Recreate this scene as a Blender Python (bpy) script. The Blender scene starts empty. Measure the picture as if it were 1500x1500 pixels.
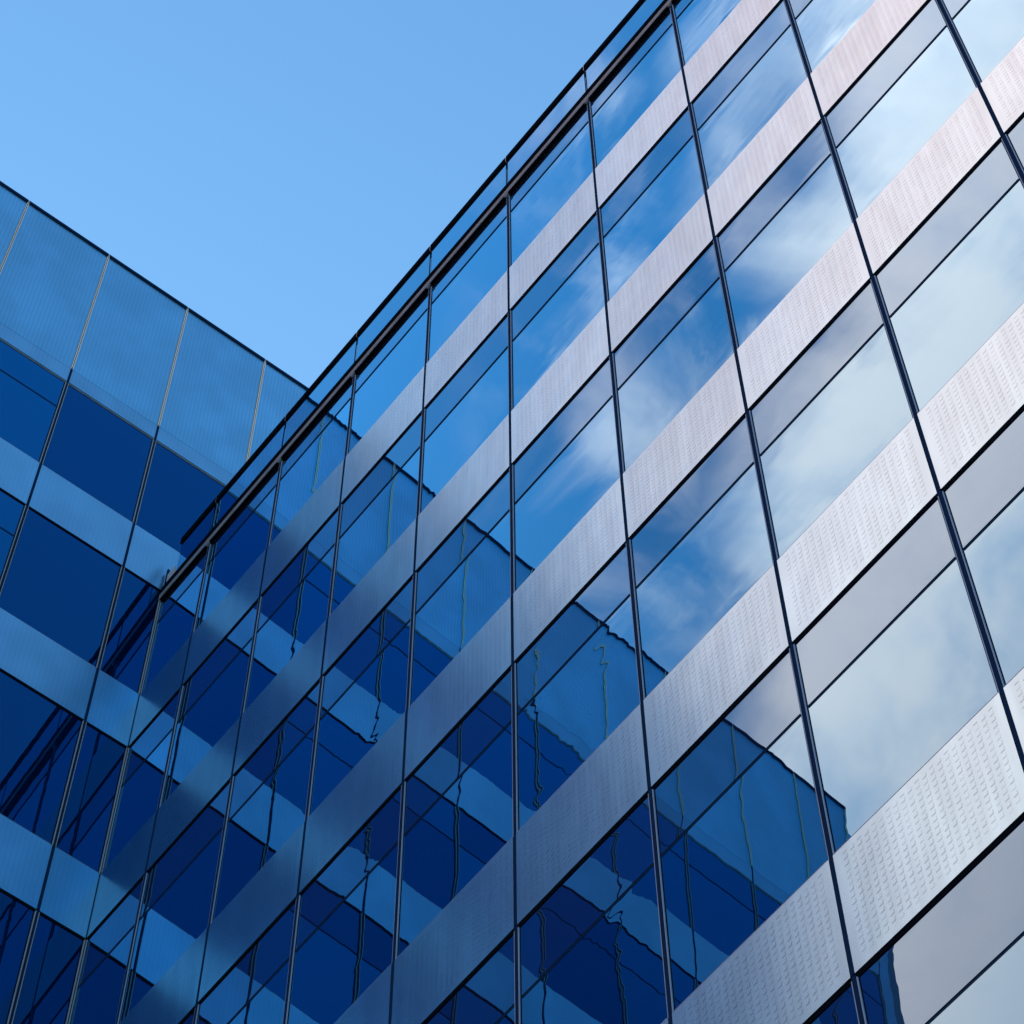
import bpy, bmesh, math, random
from mathutils import Matrix, Vector

random.seed(7)
scene = bpy.context.scene
COL = scene.collection

# ------------------------------------------------------------------ helpers
def new_mat(name):
    m = bpy.data.materials.new(name)
    m.use_nodes = True
    nt = m.node_tree
    for n in list(nt.nodes):
        nt.nodes.remove(n)
    out = nt.nodes.new('ShaderNodeOutputMaterial')
    return m, nt, out

def N(nt, kind, **kw):
    n = nt.nodes.new(kind)
    for k, v in kw.items():
        setattr(n, k, v)
    return n

def math_node(nt, op, a, b=None, c=None, clamp=False):
    n = nt.nodes.new('ShaderNodeMath')
    n.operation = op
    n.use_clamp = clamp
    for i, v in enumerate((a, b, c)):
        if v is None:
            continue
        if isinstance(v, (int, float)):
            n.inputs[i].default_value = v
        else:
            nt.links.new(v, n.inputs[i])
    return n.outputs[0]

def vec_math(nt, op, a, b=None, scale=None):
    n = nt.nodes.new('ShaderNodeVectorMath')
    n.operation = op
    for i, v in enumerate((a, b)):
        if v is None:
            continue
        if isinstance(v, (tuple, list)):
            n.inputs[i].default_value = v
        else:
            nt.links.new(v, n.inputs[i])
    if scale is not None:
        if isinstance(scale, (int, float)):
            n.inputs['Scale'].default_value = scale
        else:
            nt.links.new(scale, n.inputs['Scale'])
    return n.outputs[0]

def smooth(nt, v, lo, hi, to0=0.0, to1=1.0):
    n = nt.nodes.new('ShaderNodeMapRange')
    n.interpolation_type = 'SMOOTHSTEP'
    nt.links.new(v, n.inputs[0])
    n.inputs[1].default_value = lo
    n.inputs[2].default_value = hi
    n.inputs[3].default_value = to0
    n.inputs[4].default_value = to1
    return n.outputs[0]

def mixcol(nt, fac, a, b):
    n = nt.nodes.new('ShaderNodeMix')
    n.data_type = 'RGBA'
    if isinstance(fac, (int, float)):
        n.inputs[0].default_value = fac
    else:
        nt.links.new(fac, n.inputs[0])
    for i, v in ((6, a), (7, b)):
        if isinstance(v, (tuple, list)):
            n.inputs[i].default_value = (v[0], v[1], v[2], 1)
        else:
            nt.links.new(v, n.inputs[i])
    return n.outputs[2]

def principled(name, col, rough=0.5, metal=0.0, spec=0.5, noise=0.0, nscale=4.0):
    m, nt, out = new_mat(name)
    p = N(nt, 'ShaderNodeBsdfPrincipled')
    p.inputs['Base Color'].default_value = (*col, 1)
    p.inputs['Roughness'].default_value = rough
    p.inputs['Metallic'].default_value = metal
    p.inputs['Specular IOR Level'].default_value = spec
    if noise:
        geo = N(nt, 'ShaderNodeNewGeometry')
        nz = N(nt, 'ShaderNodeTexNoise')
        nz.inputs['Scale'].default_value = nscale
        nz.inputs['Detail'].default_value = 5
        nt.links.new(geo.outputs['Position'], nz.inputs['Vector'])
        c = mixcol(nt, smooth(nt, nz.outputs[0], 0.3, 0.7),
                   tuple(x * (1 - noise) for x in col), tuple(min(1, x * (1 + noise)) for x in col))
        nt.links.new(c, p.inputs['Base Color'])
    nt.links.new(p.outputs[0], out.inputs[0])
    return m

def glass_mat(name, tint, base, strength, wave=0.0031, pillow=0.0011, tilt=0.0012, frit=0.0, fritcol=(.5, .5, .52), floor=0.1):
    """Coated facade glass: a nearly flawless mirror whose panes are each a little tilted, bowed and rolled."""
    m, nt, out = new_mat(name)
    geo = N(nt, 'ShaderNodeNewGeometry')
    uv = N(nt, 'ShaderNodeUVMap')
    info = N(nt, 'ShaderNodeObjectInfo')
    sp0 = N(nt, 'ShaderNodeSeparateXYZ')
    nt.links.new(uv.outputs[0], sp0.inputs[0])
    ve = math_node(nt, 'ABSOLUTE', math_node(nt, 'MULTIPLY_ADD', sp0.outputs[1], 2.0, -1.0))
    amp = math_node(nt, 'MULTIPLY', smooth(nt, ve, .55, 1.0, .8, 2.6), smooth(nt, info.outputs['Random'], 0, 1, .55, 1.6))
    calm = N(nt, 'ShaderNodeTexNoise')
    calm.inputs['Scale'].default_value = .9
    calm.inputs['Detail'].default_value = 0
    nt.links.new(vec_math(nt, 'ADD', geo.outputs['Position'], vec_math(nt, 'SCALE', (13.7, 9.1, 4.4), scale=math_node(nt, 'MULTIPLY', info.outputs['Random'], 30.0))), calm.inputs['Vector'])
    amp = math_node(nt, 'MULTIPLY', amp, smooth(nt, calm.outputs[0], .36, .68, .30, 2.0))
    # roller waves and unevenness of the toughened glass
    off = vec_math(nt, 'SCALE', (7.3, 3.1, 5.7), scale=math_node(nt, 'MULTIPLY', info.outputs['Random'], 40.0))
    pos = vec_math(nt, 'ADD', geo.outputs['Position'], off)
    sc1 = vec_math(nt, 'MULTIPLY', pos, (1.3, 1.3, 2.6))
    n1 = N(nt, 'ShaderNodeTexNoise')
    n1.inputs['Scale'].default_value = 1.0
    n1.inputs['Detail'].default_value = 1.0
    nt.links.new(sc1, n1.inputs['Vector'])
    w1 = vec_math(nt, 'SCALE', vec_math(nt, 'SUBTRACT', n1.outputs['Color'], (.5, .5, .5)), scale=wave * 0.7)
    sc2 = vec_math(nt, 'MULTIPLY', pos, (2.4, 2.4, 5.5))
    n2 = N(nt, 'ShaderNodeTexNoise')
    n2.inputs['Scale'].default_value = 1.0
    n2.inputs['Detail'].default_value = 1.5
    nt.links.new(sc2, n2.inputs['Vector'])
    w2 = vec_math(nt, 'SCALE', vec_math(nt, 'SUBTRACT', n2.outputs['Color'], (.5, .5, .5)), scale=math_node(nt, 'MULTIPLY', amp, wave * 1.3))
    # insulated units bow: slope grows towards the edges of each pane
    sep = N(nt, 'ShaderNodeSeparateXYZ')
    nt.links.new(uv.outputs[0], sep.inputs[0])
    def edge(o):
        t = math_node(nt, 'MULTIPLY_ADD', o, 2.0, -1.0)
        t3 = math_node(nt, 'MULTIPLY', math_node(nt, 'MULTIPLY', t, t), t)
        t7 = math_node(nt, 'MULTIPLY', math_node(nt, 'MULTIPLY', t3, t3), t)
        return math_node(nt, 'MULTIPLY', math_node(nt, 'ADD', math_node(nt, 'MULTIPLY', t3, 0.45), math_node(nt, 'MULTIPLY', t7, 1.3)), pillow)
    comb = N(nt, 'ShaderNodeCombineXYZ')
    nt.links.new(edge(sep.outputs[0]), comb.inputs[0])
    nt.links.new(edge(sep.outputs[0]), comb.inputs[1])
    nt.links.new(edge(sep.outputs[1]), comb.inputs[2])
    # every pane sits a hair out of plane
    wn = N(nt, 'ShaderNodeTexWhiteNoise')
    wn.noise_dimensions = '1D'
    nt.links.new(info.outputs['Random'], wn.inputs['W'])
    tl = vec_math(nt, 'SCALE', vec_math(nt, 'SUBTRACT', wn.outputs['Color'], (.5, .5, .5)), scale=tilt)
    nrm = vec_math(nt, 'ADD', geo.outputs['Normal'], w1)
    nrm = vec_math(nt, 'ADD', nrm, w2)
    nrm = vec_math(nt, 'ADD', nrm, comb.outputs[0])
    nrm = vec_math(nt, 'ADD', nrm, tl)
    nrm = vec_math(nt, 'NORMALIZE', nrm)
    gl = N(nt, 'ShaderNodeBsdfGlossy')
    gl.inputs['Roughness'].default_value = 0.0
    v = mixcol(nt, math_node(nt, 'MULTIPLY', wn.outputs['Value'], 0.50), tint, tuple(x * 0.75 for x in tint))
    nt.links.new(v, gl.inputs['Color'])
    nt.links.new(nrm, gl.inputs['Normal'])
    df = N(nt, 'ShaderNodeBsdfDiffuse')
    df.inputs['Color'].default_value = (*base, 1)
    fr = N(nt, 'ShaderNodeFresnel')
    fr.inputs['IOR'].default_value = 1.6
    fac = math_node(nt, 'MULTIPLY_ADD', fr.outputs[0], strength, floor, clamp=True)
    mix = N(nt, 'ShaderNodeMixShader')
    nt.links.new(fac, mix.inputs[0])
    nt.links.new(df.outputs[0], mix.inputs[1])
    nt.links.new(gl.outputs[0], mix.inputs[2])
    res = mix.outputs[0]
    if frit:
        # fine printed lines in the upper lights
        s = N(nt, 'ShaderNodeSeparateXYZ')
        nt.links.new(geo.outputs['Position'], s.inputs[0])
        ln = math_node(nt, 'FRACT', math_node(nt, 'MULTIPLY', s.outputs[2], 48.0))
        lm = math_node(nt, 'MULTIPLY', math_node(nt, 'GREATER_THAN', ln, 0.5), frit)
        fd = N(nt, 'ShaderNodeBsdfDiffuse')
        fd.inputs['Color'].default_value = (*fritcol, 1)
        m2 = N(nt, 'ShaderNodeMixShader')
        nt.links.new(lm, m2.inputs[0])
        nt.links.new(res, m2.inputs[1])
        nt.links.new(fd.outputs[0], m2.inputs[2])
        res = m2.outputs[0]
    nt.links.new(res, out.inputs[0])
    return m

def panel_mat(name, col, rough=0.28, dents=True, stripes=0.0, diffuse=0.0):
    """Silver metal cladding pressed with columns of small scooped dents (UVs are metres on the panel)."""
    m, nt, out = new_mat(name)
    uv = N(nt, 'ShaderNodeUVMap')
    geo = N(nt, 'ShaderNodeNewGeometry')
    info = N(nt, 'ShaderNodeObjectInfo')
    sep = N(nt, 'ShaderNodeSeparateXYZ')
    nt.links.new(uv.outputs[0], sep.inputs[0])
    p = N(nt, 'ShaderNodeBsdfPrincipled')
    p.inputs['Metallic'].default_value = 1.0 - diffuse
    p.inputs['Roughness'].default_value = rough
    shade = mixcol(nt, info.outputs['Random'], tuple(x * 0.91 for x in col), tuple(min(1, x * 1.06) for x in col))
    nz = N(nt, 'ShaderNodeTexNoise')
    nz.inputs['Scale'].default_value = 2.2
    nz.inputs['Detail'].default_value = 6 if dents else 2
    nt.links.new(vec_math(nt, 'MULTIPLY', geo.outputs['Position'], (3.0, 3.0, 0.35) if dents else (.55, .55, .4)), nz.inputs['Vector'])
    dirt = smooth(nt, nz.outputs[0], 0.35, 0.7, 0.90, 1.04)
    shade2 = vec_math(nt, 'SCALE', shade, scale=dirt)
    if dents:
        px, pz = 0.066, 0.070
        u = math_node(nt, 'MULTIPLY', sep.outputs[0], 1 / px)
        iu = math_node(nt, 'FLOOR', u)
        fu = math_node(nt, 'SUBTRACT', u, iu)
        w = math_node(nt, 'ADD', math_node(nt, 'MULTIPLY', sep.outputs[1], 1 / pz), math_node(nt, 'MULTIPLY', iu, 0.5))
        iw = math_node(nt, 'FLOOR', w)
        fw = math_node(nt, 'SUBTRACT', w, iw)
        wn = N(nt, 'ShaderNodeTexWhiteNoise')
        wn.noise_dimensions = '3D'
        cb = N(nt, 'ShaderNodeCombineXYZ')
        nt.links.new(iu, cb.inputs[0]); nt.links.new(iw, cb.inputs[1]); nt.links.new(info.outputs['Random'], cb.inputs[2])
        nt.links.new(cb.outputs[0], wn.inputs['Vector'])
        rnd = smooth(nt, wn.outputs['Value'], 0.0, 1.0, 0.55, 1.0)
        # rounded slot: distance to a box outline inside the cell
        du = math_node(nt, 'ABSOLUTE', math_node(nt, 'SUBTRACT', fu, 0.5))
        dw = math_node(nt, 'ABSOLUTE', math_node(nt, 'SUBTRACT', fw, 0.5))
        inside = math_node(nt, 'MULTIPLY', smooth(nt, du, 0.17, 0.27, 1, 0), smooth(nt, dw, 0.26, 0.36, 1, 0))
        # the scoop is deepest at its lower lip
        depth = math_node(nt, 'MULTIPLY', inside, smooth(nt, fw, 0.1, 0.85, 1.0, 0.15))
        bu = smooth(nt, sep.outputs[0], 0.055, 0.075)
        bw = smooth(nt, sep.outputs[1], 0.075, 0.095)
        uvw = N(nt, 'ShaderNodeUVMap'); uvw.uv_map = 'rest'
        s2 = N(nt, 'ShaderNodeSeparateXYZ')
        nt.links.new(uvw.outputs[0], s2.inputs[0])
        bu2 = smooth(nt, s2.outputs[0], 0.055, 0.075)
        bw2 = smooth(nt, s2.outputs[1], 0.055, 0.075)
        border = math_node(nt, 'MULTIPLY', math_node(nt, 'MULTIPLY', bu, bw), math_node(nt, 'MULTIPLY', bu2, bw2))
        depth = math_node(nt, 'MULTIPLY', math_node(nt, 'MULTIPLY', depth, rnd), border)
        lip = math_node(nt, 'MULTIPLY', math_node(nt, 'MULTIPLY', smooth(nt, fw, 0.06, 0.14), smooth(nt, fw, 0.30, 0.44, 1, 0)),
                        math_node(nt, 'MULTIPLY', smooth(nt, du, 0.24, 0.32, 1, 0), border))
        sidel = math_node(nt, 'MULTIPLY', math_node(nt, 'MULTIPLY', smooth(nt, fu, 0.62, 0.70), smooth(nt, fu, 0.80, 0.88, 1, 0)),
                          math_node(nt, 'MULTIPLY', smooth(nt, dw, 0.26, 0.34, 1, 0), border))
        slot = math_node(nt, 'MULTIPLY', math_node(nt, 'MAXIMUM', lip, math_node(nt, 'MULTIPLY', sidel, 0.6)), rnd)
        shade2 = vec_math(nt, 'SCALE', shade2, scale=smooth(nt, slot, 0, 1, 1.0, 0.66))  # shade on each dent's lower lip and side, put into the colour
        bp = N(nt, 'ShaderNodeBump')
        bp.invert = True
        bp.inputs['Strength'].default_value = 0.035
        bp.inputs['Distance'].default_value = 0.006
        oil = N(nt, 'ShaderNodeTexNoise')
        oil.inputs['Scale'].default_value = 1.7
        oil.inputs['Detail'].default_value = 1
        nt.links.new(geo.outputs['Position'], oil.inputs['Vector'])
        nt.links.new(math_node(nt, 'MULTIPLY_ADD', oil.outputs[0], 14.0, depth), bp.inputs['Height'])
        nt.links.new(bp.outputs[0], p.inputs['Normal'])
    if stripes:
        u = math_node(nt, 'FRACT', math_node(nt, 'MULTIPLY', sep.outputs[0], 1 / 0.062))
        st = smooth(nt, math_node(nt, 'ABSOLUTE', math_node(nt, 'SUBTRACT', u, 0.5)), 0.12, 0.3, 1.0, 0.0)
        shade2 = vec_math(nt, 'SCALE', shade2, scale=smooth(nt, st, 0, 1, 1.0, 1.0 - stripes))
    nt.links.new(shade2, p.inputs['Base Color'])
    nt.links.new(p.outputs[0], out.inputs[0])
    return m

M = {}
M['glass_lower'] = glass_mat('coated_glass', (.27, .71, .94), (.001, .006, .03), 2.7, floor=0.10)
M['glass_upper'] = glass_mat('printed_glass', (.25, .61, .83), (.001, .006, .03), 2.5, floor=0.09, frit=0.11, fritcol=(.05, .06, .10))
M['glass_dimmed'] = glass_mat('dimmed_blue_glass', (.04, .42, 1.0), (.001, .006, .03), 2.0, floor=0.03, wave=0.0022)  # left wing glass; its dimmer reflection is put into the tint
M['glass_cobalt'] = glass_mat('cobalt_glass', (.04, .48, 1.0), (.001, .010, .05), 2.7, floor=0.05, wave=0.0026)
M['glass_rail'] = glass_mat('balustrade_glass', (.30, .70, .92), (.004, .02, .05), 1.9, floor=0.24)
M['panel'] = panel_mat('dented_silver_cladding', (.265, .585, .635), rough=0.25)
M['panel_plain'] = panel_mat('satin_silver_cladding', (.32, .60, .78), rough=0.30, dents=False, stripes=0.05)
M['panel_plain'].name = 'satin_silver_cladding'
M['screen'] = panel_mat('ribbed_screen_glass', (.32, .68, .89), rough=0.32, dents=False, stripes=0.10)
M['silver'] = principled('bare_aluminium', (.25, .26, .28), 0.6, 0.0, 0.1)
M['transom'] = principled('blue_grey_transom', (.035, .085, .16), 0.7, 0.0, 0.0)
M['fin_silver'] = principled('pale_fin_aluminium', (.80, .62, .52), 0.6, 0.0, 0.1)
M['frame_silver'] = principled('satin_frame_aluminium', (.20, .28, .40), 0.7, 0.0, 0.0)
M['dull_silver'] = principled('weathered_aluminium', (.135, .155, .175), 0.7, 0.0, .1, noise=.15)
M['navy'] = principled('dark_navy_aluminium', (.006, .020, .052), 0.8, 0.0, 0.0)
M['black'] = principled('black_gasket', (.004, .005, .008), 0.9, 0.0, 0.0)
M['slate'] = principled('slate_blue_trim', (.07, .12, .18), 0.5, 0.3)
M['wall'] = principled('dark_backing_wall', (.02, .022, .026), 0.8, noise=.2)
M['roofing'] = principled('grey_roof_membrane', (.22, .22, .22), 0.9, noise=.2)

# ------------------------------------------------------------------ mesh building
class MB:
    """Collects boxes and sheets, each with a material, into ONE mesh."""
    def __init__(self):
        self.bm = bmesh.new()
        self.uv = self.bm.loops.layers.uv.new('UVMap')
        self.rest = self.bm.loops.layers.uv.new('rest')
        self.mats = []
    def mi(self, mat):
        if mat not in self.mats:
            self.mats.append(mat)
        return self.mats.index(mat)
    def face(self, pts, mat, uvs=None, rest=None):
        vs = [self.bm.verts.new(p) for p in pts]
        f = self.bm.faces.new(vs)
        f.material_index = self.mi(mat)
        for i, l in enumerate(f.loops):
            if uvs: l[self.uv].uv = uvs[i]
            if rest: l[self.rest].uv = rest[i]
        return f
    def box(self, x0, x1, y0, y1, z0, z1, mat, norm_uv=False):
        """Front face looks to -y; its UV is metres from the lower left, 'rest' metres from the upper right."""
        w, h = x1 - x0, z1 - z0
        uv = [(0, 0), (1, 0), (1, 1), (0, 1)] if norm_uv else [(0, 0), (w, 0), (w, h), (0, h)]
        rs = [(w, h), (0, h), (0, 0), (w, 0)]
        self.face([(x0, y0, z0), (x1, y0, z0), (x1, y0, z1), (x0, y0, z1)], mat, uv, rs)
        self.face([(x1, y1, z0), (x0, y1, z0), (x0, y1, z1), (x1, y1, z1)], mat, uv, rs)
        self.face([(x0, y1, z0), (x0, y0, z0), (x0, y0, z1), (x0, y1, z1)], mat)
        self.face([(x1, y0, z0), (x1, y1, z0), (x1, y1, z1), (x1, y0, z1)], mat)
        self.face([(x0, y0, z1), (x1, y0, z1), (x1, y1, z1), (x0, y1, z1)], mat)
        self.face([(x0, y1, z0), (x1, y1, z0), (x1, y0, z0), (x0, y0, z0)], mat)
        return self
    def mesh(self, name):
        me = bpy.data.meshes.new(name)
        self.bm.to_mesh(me)
        self.bm.free()
        for m in self.mats:
            me.materials.append(m)
        return me

CACHE = {}
def shared(key, build):
    k = tuple(round(x, 4) if isinstance(x, float) else x for x in key)
    if k not in CACHE:
        CACHE[k] = build().mesh(k[0])
    return CACHE[k]

def part(name, me, parent, loc=(0, 0, 0), label=None):
    o = bpy.data.objects.new(name, me)
    COL.objects.link(o)
    o.parent = parent
    o.location = loc
    if label:
        o['label'] = label
    return o

def thing(name, label, cat, loc, rotz=0.0):
    o = bpy.data.objects.new(name, None)
    o.empty_display_size = 1.0
    COL.objects.link(o)
    o.location = loc
    o.rotation_euler = (0, 0, rotz)
    o['label'] = label
    o['category'] = cat
    return o

# ------------------------------------------------------------------ dimensions (metres)
FLOOR = 4.0                       # storey height
GROUND = -31.6
W_R, S0 = 1.5524, 1.1073          # right block: bay width, first mullion from the inner corner
W_L, T0 = 1.5080, 0.6280          # left block
ANG = math.radians(-91.943)       # direction of the left facade from the corner
SPAND = 1.248                     # spandrel height
HEAD = 0.034                      # shadow joint under a spandrel
SILL = 0.026
TRANS = 0.92                      # transom below the storey line
HALF = 0.016                      # half mullion

def window(root, x0, x1, zline, transom, glass_lo, glass_up, ztop=None, z0=None, head=HEAD, head_mat='black', label=None, origin=0.0, mat_side='r'):
    """One glazed unit hung under the storey line zline; x0, x1 are mullion centres."""
    zb = (zline - FLOOR + SPAND) if z0 is None else z0
    zt = zline if ztop is None else ztop
    w, h = x1 - x0, zt - zb
    def frame():
        b = MB()
        a = HALF
        for s in (0, 1):
            e = (lambda q: q) if s == 0 else (lambda q: w - q)
            def strip(q0, q1, y0, y1, mat):
                lo, hi = sorted((e(q0), e(q1)))
                b.box(lo, hi, y0, y1, 0, h - head, mat)
            strip(a + .003, a + .011, -.006, .030, M['frame_silver']) if mat_side == 'r' else strip(a + .001, a + .009, -.018, .030, M['silver'])
            strip(a + .012, a + .019, .004, .030, M['black'])
        b.box(a + .002, w - a - .002, .0, .045, h - head, h - .0015, M[head_mat])
        b.box(a + .019, w - a - .024, -.004, .030, .0015, SILL, M['slate'])
        if transom:
            zt_ = h - transom
            b.box(a + .019, w - a - .024, .004, .030, zt_ - .008, zt_ - .003, M['transom'])
            b.box(a + .019, w - a - .024, -.003, .030, zt_ - .003, zt_ + .003, M['navy'])
            b.box(a + .019, w - a - .024, .004, .030, zt_ + .003, zt_ + .008, M['transom'])
        return b
    def pane(za, zb_, mat):
        def f():
            b = MB()
            b.box(HALF + .019, w - HALF - .024, .007, .022, za, zb_, M[mat], norm_uv=True)
            return b
        return f
    f = part('window', shared(('window', w, h, transom or 0, head, head_mat, mat_side), frame), root, (x0 + origin, 0, zb), label)
    if transom:
        a, c = SILL, h - transom - .008
        part('lower_pane', shared(('lower_pane', w, a, c, glass_lo), pane(a, c, glass_lo)), f)
        a, c = h - transom + .008, h - head
        part('upper_pane', shared(('upper_pane', w, a, c, glass_up), pane(a, c, glass_up)), f)
    else:
        a, c = SILL, h - head
        part('pane', shared(('pane', w, a, c, glass_lo), pane(a, c, glass_lo)), f)
    return f

def spandrel(root, x0, x1, z0, mat, h=SPAND):
    w = x1 - x0
    def f():
        b = MB()
        b.box(HALF + .004, w - HALF - .004, -.012, .030, .0, h, M[mat])
        return b
    return part('spandrel_panel', shared(('spandrel_panel', w, h, mat), f), root, (x0, 0, z0))

def mullion(root, x, z0, z1, breaks, mat='navy'):
    b = MB()
    zs = [z0] + sorted(z for z in breaks if z0 < z < z1) + [z1]
    for a, c in zip(zs[:-1], zs[1:]):
        b.box(-HALF, HALF, -.010, .045, a + .006, c - .006, M[mat])
    b.box(-HALF * .6, HALF * .6, .0, .045, z0, z1, M['black'])
    return part('mullion', b.mesh('mullion'), root, (x, 0, 0))

def prism(pts, z0, z1, mat):
    b = MB()
    n = len(pts)
    b.face([(x, y, z1) for x, y in pts], mat)
    b.face([(x, y, z0) for x, y in reversed(pts)], mat)
    for i in range(n):
        (xa, ya), (xb, yb) = pts[i], pts[(i + 1) % n]
        b.face([(xa, ya, z0), (xb, yb, z0), (xb, yb, z1), (xa, ya, z1)], mat)
    return b

# ------------------------------------------------------------------ right block
NB = 12                                    # bays after the corner bay
ROWS = range(-1, 7)                        # storey lines at z = -4 r; row -1 is the roof line
right = thing('office_block',
              'large glass office block filling the right, bands of dented silver cladding and mirrored clouds',
              'building', (0, 0, GROUND))
G = -GROUND
xs = [0.0] + [S0 + i * W_R for i in range(NB + 1)]
XE = xs[-1]
for bay in range(len(xs) - 1):
    x0, x1 = xs[bay], xs[bay + 1]
    for r in range(0, 7):
        zl = -FLOOR * r
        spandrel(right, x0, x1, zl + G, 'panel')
        if r == 0:
            window(right, x0, x1, FLOOR + G, 3.69 - 3.08, 'glass_lower', 'glass_upper', ztop=3.69 + G, head=.02)
        if r < 6:
            window(right, x0, x1, zl + G, TRANS, 'glass_lower', 'glass_upper')
for x in xs[1:]:
    mullion(right, x, -FLOOR * 6 + G - 2.6, 3.665 + G, [-FLOOR * r + G for r in range(0, 7)])
# plain wall behind the glass, base below the last modelled storey, roof
lx = math.sin(ANG + math.pi / 2)           # lean of the left facade line across y
wallpts = [(0.02, .050), (XE, .050), (XE, 16.0), (0.02 + 0.56, 16.0)]
part('wall', prism(wallpts, 0.02, 3.72 + G, M['wall']).mesh('wall'), right)
roofpts = [(0.05, .120), (XE, .120), (XE, 16.0), (0.05 + 0.56, 16.0)]
part('roof', prism(roofpts, 3.724 + G, 3.78 + G, M['roofing']).mesh('roof'), right)
b = MB()
b.box(.05, XE, -.006, .048, .03, -FLOOR * 6 + G - 2.62, M['slate'])
part('base_cladding', b.mesh('base_cladding'), right)
# eaves: soffit channels, grey fascia strip, lower rail, glass balustrade, coping
D = .037
ZF = 3.700
e0 = 0.015
b = MB()
b.box(e0, XE, -D - .004, -D + .02, ZF + G, ZF + .130 + G, M['dull_silver'])
part('fascia', b.mesh('fascia'), right)
b = MB()
b.box(e0, XE, -D + .022, .045, ZF + .030 + G, ZF + .060 + G, M['black'])
b.box(e0, XE, -D + .002, -D + .03, ZF + .132 + G, ZF + .345 + G, M['black'])
part('rail', b.mesh('rail'), right)
for bay in range(len(xs) - 1):
    x0, x1 = xs[bay], xs[bay + 1]
    w = x1 - x0
    def soffit():
        b = MB()
        b.box(.035, w - .055, -D + .004, .004, -.010, .026, M['black'])
        return b
    part('soffit_panel', shared(('soffit_panel', w), soffit), right, (x0, 0, ZF + G))
    if bay == 0:
        continue_from = .30
    else:
        continue_from = .0
    def bal():
        b = MB()
        b.box(continue_from + .03, w - .012, -D + .012, -D + .030, .348, 1.18, M['glass_rail'], norm_uv=True)
        return b
    part('balustrade_pane', shared(('balustrade_pane', w), bal), right, (x0, 0, ZF + G))
    def cop():
        b = MB()
        b.box(continue_from + .010, w - .010, -D - .006, -D + .075, 1.18, 1.345, M['black'])
        return b
    part('coping', shared(('coping', w), cop), right, (x0, 0, ZF + G))
for x in xs[1:]:
    def post():
        b = MB()
        b.box(-.012, .028, -D + .034, -D + .07, .10, 1.17, M['navy'])
        b.box(-.007, .007, -D + .0, -D + .060, 1.20, 1.34, M['silver'])
        b.box(-.030, .034, -D - .002, -D + .02, -.040, -.002, M['dull_silver'])
        b.box(-.016, .020, -D + .004, -.0105, -.070, -.042, M['dull_silver'])
        return b
    part('baluster', shared(('baluster',), post), right, (x, 0, ZF + G))
b = MB()
b.box(.055, .085, -D + .01, -D + .04, .36, .80, M['navy'])
b.box(.10, .28, -D + .012, -D + .03, .36, .62, M['silver'])
part('end_bracket', b.mesh('end_bracket'), right, (0, 0, ZF + G))

# ------------------------------------------------------------------ left block (local x runs from its far end towards the corner)
left = thing('office_wing',
             'taller dark blue glass wing on the left, one ribbed screen storey above its roof line',
             'building', (0, 0, GROUND), ANG + math.pi)
TEND = 13.85
ts = [-T0 - j * W_L for j in range(-5, 9)]      # mullions, j = -5 .. 8
ts.sort()
edges = [-TEND] + ts
Z_W, Z_B, Z_S = 7.973, 8.407, 12.923
inner = [x for x in edges if x < -0.01]
cells = list(zip(edges[:-1], edges[1:]))
for x0, x1 in cells:
    if x1 > 0.5 and x0 < 0:                      # the bay at the inner corner is cut by the other block below its roof
        low = (x0, 0.0)
    elif x0 >= 0:
        low = None
    else:
        low = (x0, x1)
    near = x0 > -(T0 + W_L) - .1                 # the bays by the corner have fixed, undivided panes
    # storey above the other block's roof
    spandrel(left, x0, x1, FLOOR + G, 'panel_plain')
    window(left, x0, x1, Z_W + G, None if near else TRANS - .05, 'glass_dimmed' if near else 'glass_cobalt', 'glass_dimmed' if near else 'glass_cobalt', ztop=Z_W + G, z0=FLOOR + SPAND + .002 + G, head=.03, head_mat='dull_silver', mat_side='l')
    w = x1 - x0
    def band():
        b = MB()
        b.box(HALF + .003, w - HALF - .003, -.016, .03, .0, Z_B - Z_W - .012, M['panel_plain'])
        b.box(HALF + .003, w - HALF - .003, .004, .03, Z_B - Z_W - .012, Z_B - Z_W + .012, M['navy'])
        return b
    part('sill_band', shared(('sill_band', w), band), left, (x0, 0, Z_W + G))
    def scr():
        b = MB()
        b.box(HALF + .003, w - HALF - .003, -.008, .03, .0, 1.98, M['screen'])
        b.box(HALF + .003, w - HALF - .003, -.006, .03, 1.982, Z_S - Z_B - .09, M['screen'])
        return b
    part('screen_panel', shared(('screen_panel', w), scr), left, (x0, 0, Z_B + .013 + G))
    def cop():
        b = MB()
        b.box(.008, w - .008, -.03, .10, .0, .075, M['navy'])
        return b
    part('coping', shared(('coping_left', w), cop), left, (x0, 0, Z_S - .075 + G))
    if low:
        a, c = low
        for r in range(0, 7):
            zl = -FLOOR * r
            spandrel(left, a, c, zl + G, 'panel_plain')
            window(left, a, c, zl + FLOOR + G, None if near else TRANS, 'glass_dimmed' if near or (r * 5 + int(x0 * 3)) % 3 == 0 else 'glass_cobalt', 'glass_dimmed' if near or (r + int(x0)) % 2 == 0 else 'glass_cobalt', mat_side='l')
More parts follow.
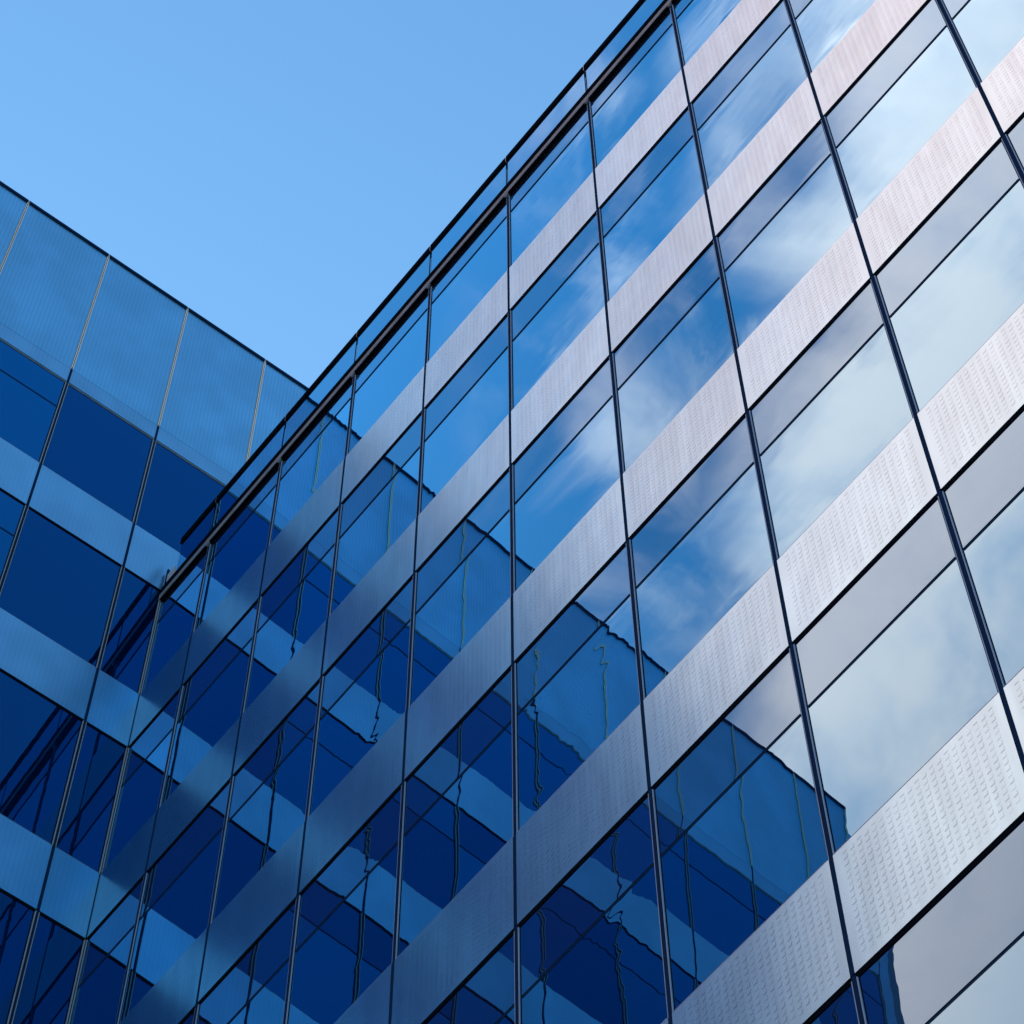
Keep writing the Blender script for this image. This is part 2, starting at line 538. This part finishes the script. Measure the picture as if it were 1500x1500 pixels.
for x in edges:
    lo = -FLOOR * 6 + G - .1 if x < 0 else FLOOR + .02 + G
    b = MB()
    zs = [lo] + [z + G for z in [-FLOOR * r for r in range(6, -2, -1)] + [Z_W, Z_B, Z_S - .1] if z + G > lo]
    for a, c in zip(zs[:-1], zs[1:]):
        b.box(-HALF, HALF, -.012, .045, a + .005, c - .005, M['navy'])
    b.box(-HALF * .6, HALF * .6, .0, .045, lo, Z_S - .1 + G, M['black'])
    for e in (-1, 1):
        q = sorted((e * (HALF - .001), e * (HALF - .009)))
        b.box(q[0], q[1], -.030, -.0122, Z_B + .01 + G, Z_S - .1 + G, M['fin_silver'])
    b.box(-.010, .010, -.034, .04, Z_S - .12 + G, Z_S - .02 + G, M['silver'])
    part('mullion', b.mesh('mullion'), left, (x, 0, 0))
wp = [(-TEND + .02, .05), (edges[-1] - .02, .05), (edges[-1] - .02, 14.0), (-TEND + .02, 14.0)]
part('wall', prism(wp, .02, Z_S - .12 + G, M['wall']).mesh('wall'), left)
part('roof', prism([(x, y) for x, y in ((-TEND + .1, .12), (edges[-1] - .1, .12), (edges[-1] - .1, 13.9), (-TEND + .1, 13.9))],
                   Z_S - .116 + G, Z_S - .08 + G, M['roofing']).mesh('roof'), left)
b = MB()
b.box(-TEND + .03, -.03, -.006, .048, .03, -FLOOR * 6 + G - .12, M['slate'])
part('base_cladding', b.mesh('base_cladding'), left)
b = MB()
b.box(-TEND - .30, -TEND - .022, .01, .40, .03, Z_S - .8 + G, M['panel_plain'])
b.box(-TEND - .52, -TEND - .302, .03, .42, .03, Z_S - .8 + G, M['slate'])
part('end_pier', b.mesh('end_pier'), left)

# ------------------------------------------------------------------ ground
def ground():
    b = MB()
    s = 3000.0
    b.face([(-s, -s, 0), (s, -s, 0), (s, s, 0), (-s, s, 0)], paving())
    return b
def paving():
    m, nt, out = new_mat('grey_stone_paving')
    p = N(nt, 'ShaderNodeBsdfPrincipled')
    p.inputs['Roughness'].default_value = .8
    geo = N(nt, 'ShaderNodeNewGeometry')
    br = N(nt, 'ShaderNodeTexBrick')
    br.inputs['Color1'].default_value = (.20, .195, .185, 1)
    br.inputs['Color2'].default_value = (.25, .245, .235, 1)
    br.inputs['Mortar'].default_value = (.08, .08, .08, 1)
    br.inputs['Scale'].default_value = 1.0
    br.inputs['Mortar Size'].default_value = .008
    br.inputs['Brick Width'].default_value = .9
    br.inputs['Row Height'].default_value = .45
    nt.links.new(geo.outputs['Position'], br.inputs['Vector'])
    nt.links.new(br.outputs[0], p.inputs['Base Color'])
    nt.links.new(p.outputs[0], out.inputs[0])
    return m
g = bpy.data.objects.new('plaza', ground().mesh('plaza'))
COL.objects.link(g)
g.location = (0, 0, GROUND)
g['kind'] = 'structure'

# ------------------------------------------------------------------ sky, clouds, sun
SUN_AZ, SUN_EL = math.radians(-78), math.radians(33)
world = bpy.data.worlds.new('World')
scene.world = world
world.use_nodes = True
nt = world.node_tree
bg = nt.nodes['Background']
sky = N(nt, 'ShaderNodeTexSky')
sky.sky_type = 'NISHITA'
sky.sun_disc = False
sky.sun_elevation = SUN_EL
sky.sun_rotation = SUN_AZ
sky.dust_density = 0.4
sky.ozone_density = 2.5
sky_t = vec_math(nt, 'MULTIPLY', sky.outputs[0], (.64, .98, 1.03))
tc = N(nt, 'ShaderNodeTexCoord')
sep = N(nt, 'ShaderNodeSeparateXYZ')
nt.links.new(tc.outputs['Generated'], sep.inputs[0])
zc = math_node(nt, 'MAXIMUM', sep.outputs[2], 0.08)
cx = math_node(nt, 'DIVIDE', sep.outputs[0], zc)
cy = math_node(nt, 'DIVIDE', sep.outputs[1], zc)
cb = N(nt, 'ShaderNodeCombineXYZ')
nt.links.new(cx, cb.inputs[0]); nt.links.new(cy, cb.inputs[1])
P = cb.outputs[0]
def fbm(scale, detail, rough, dist, offset):
    n = N(nt, 'ShaderNodeTexNoise')
    n.inputs['Scale'].default_value = scale
    n.inputs['Detail'].default_value = detail
    n.inputs['Roughness'].default_value = rough
    n.inputs['Distortion'].default_value = dist
    nt.links.new(vec_math(nt, 'ADD', P, offset), n.inputs['Vector'])
    return n.outputs[0]
# v: distance past the edge of the cloud bank that lies to the south
v = math_node(nt, 'SUBTRACT', math_node(nt, 'ADD', math_node(nt, 'MULTIPLY', cx, .655), -.1745), cy)
big = math_node(nt, 'MULTIPLY_ADD', fbm(13.0, 4, .48, .4, (3.1, 1.7, 0)), .22, -.11)
fine = math_node(nt, 'MULTIPLY_ADD', fbm(34.0, 4, .5, .5, (9.3, 4.2, 2.0)), .034, -.017)
vn = math_node(nt, 'ADD', math_node(nt, 'ADD', v, big), fine)
bank = smooth(nt, vn, -.060, .065)
wz = fbm(16.0, 5, .52, .6, (1.2, 8.8, 5.0))
wisp = math_node(nt, 'MULTIPLY', smooth(nt, wz, .42, .74), math_node(nt, 'MULTIPLY', smooth(nt, v, -.16, -.06), .54))
cover = math_node(nt, 'MAXIMUM', bank, wisp)
cover = math_node(nt, 'MULTIPLY', cover, smooth(nt, cx, .0, .25, 1, 0))
lit = smooth(nt, fbm(9.0, 5, .55, .3, (5.5, 2.2, 7.0)), .24, .58)
deep = smooth(nt, v, .08, .30)
lit = math_node(nt, 'MULTIPLY', lit, math_node(nt, 'MULTIPLY_ADD', deep, -.85, 1.0))
ccol = mixcol(nt, lit, (5.6, 3.8, 4.5), (13.5, 6.3, 5.5))
skyc = mixcol(nt, cover, sky_t, ccol)
nt.links.new(skyc, bg.inputs['Color'])
bg.inputs['Strength'].default_value = 0.10

sl = bpy.data.lights.new('sun', 'SUN')
sl.energy = 3.0
sl.angle = math.radians(.5)
sl.color = (1.0, .93, .84)
so = bpy.data.objects.new('sun', sl)
COL.objects.link(so)
sd = Vector((math.sin(SUN_AZ) * math.cos(SUN_EL), math.cos(SUN_AZ) * math.cos(SUN_EL), math.sin(SUN_EL)))
so.rotation_euler = sd.to_track_quat('Z', 'Y').to_euler()
so.location = sd * 80

# ------------------------------------------------------------------ camera
cd = bpy.data.cameras.new('camera')
cd.sensor_width = 36.0
cd.lens = 4231.05 / 1500 * 36.0
cd.clip_end = 6000
cd.clip_start = .1
co = bpy.data.objects.new('camera', cd)
COL.objects.link(co)
R = ((0.6294, 0.7771, -0.0052), (-0.6968, 0.5614, -0.4464), (-0.344, 0.2846, 0.8948))   # right, down, forward
rx, dn, fw = (Vector(r) for r in R)
fw.normalize(); rx = (rx - fw * rx.dot(fw)).normalized(); dn = fw.cross(rx)
mat = Matrix.Identity(4)
for i in range(3):
    mat[i][0], mat[i][1], mat[i][2] = rx[i], -dn[i], -fw[i]
mat.translation = Vector((16.89607, -7.92389, -29.95724))
co.matrix_world = mat
scene.camera = co

scene.view_settings.view_transform = 'Standard'
scene.view_settings.look = 'None'
scene.view_settings.exposure = 1.55
scene.view_settings.gamma = 1.0
scene.render.resolution_x = 1024
scene.render.resolution_y = 1024
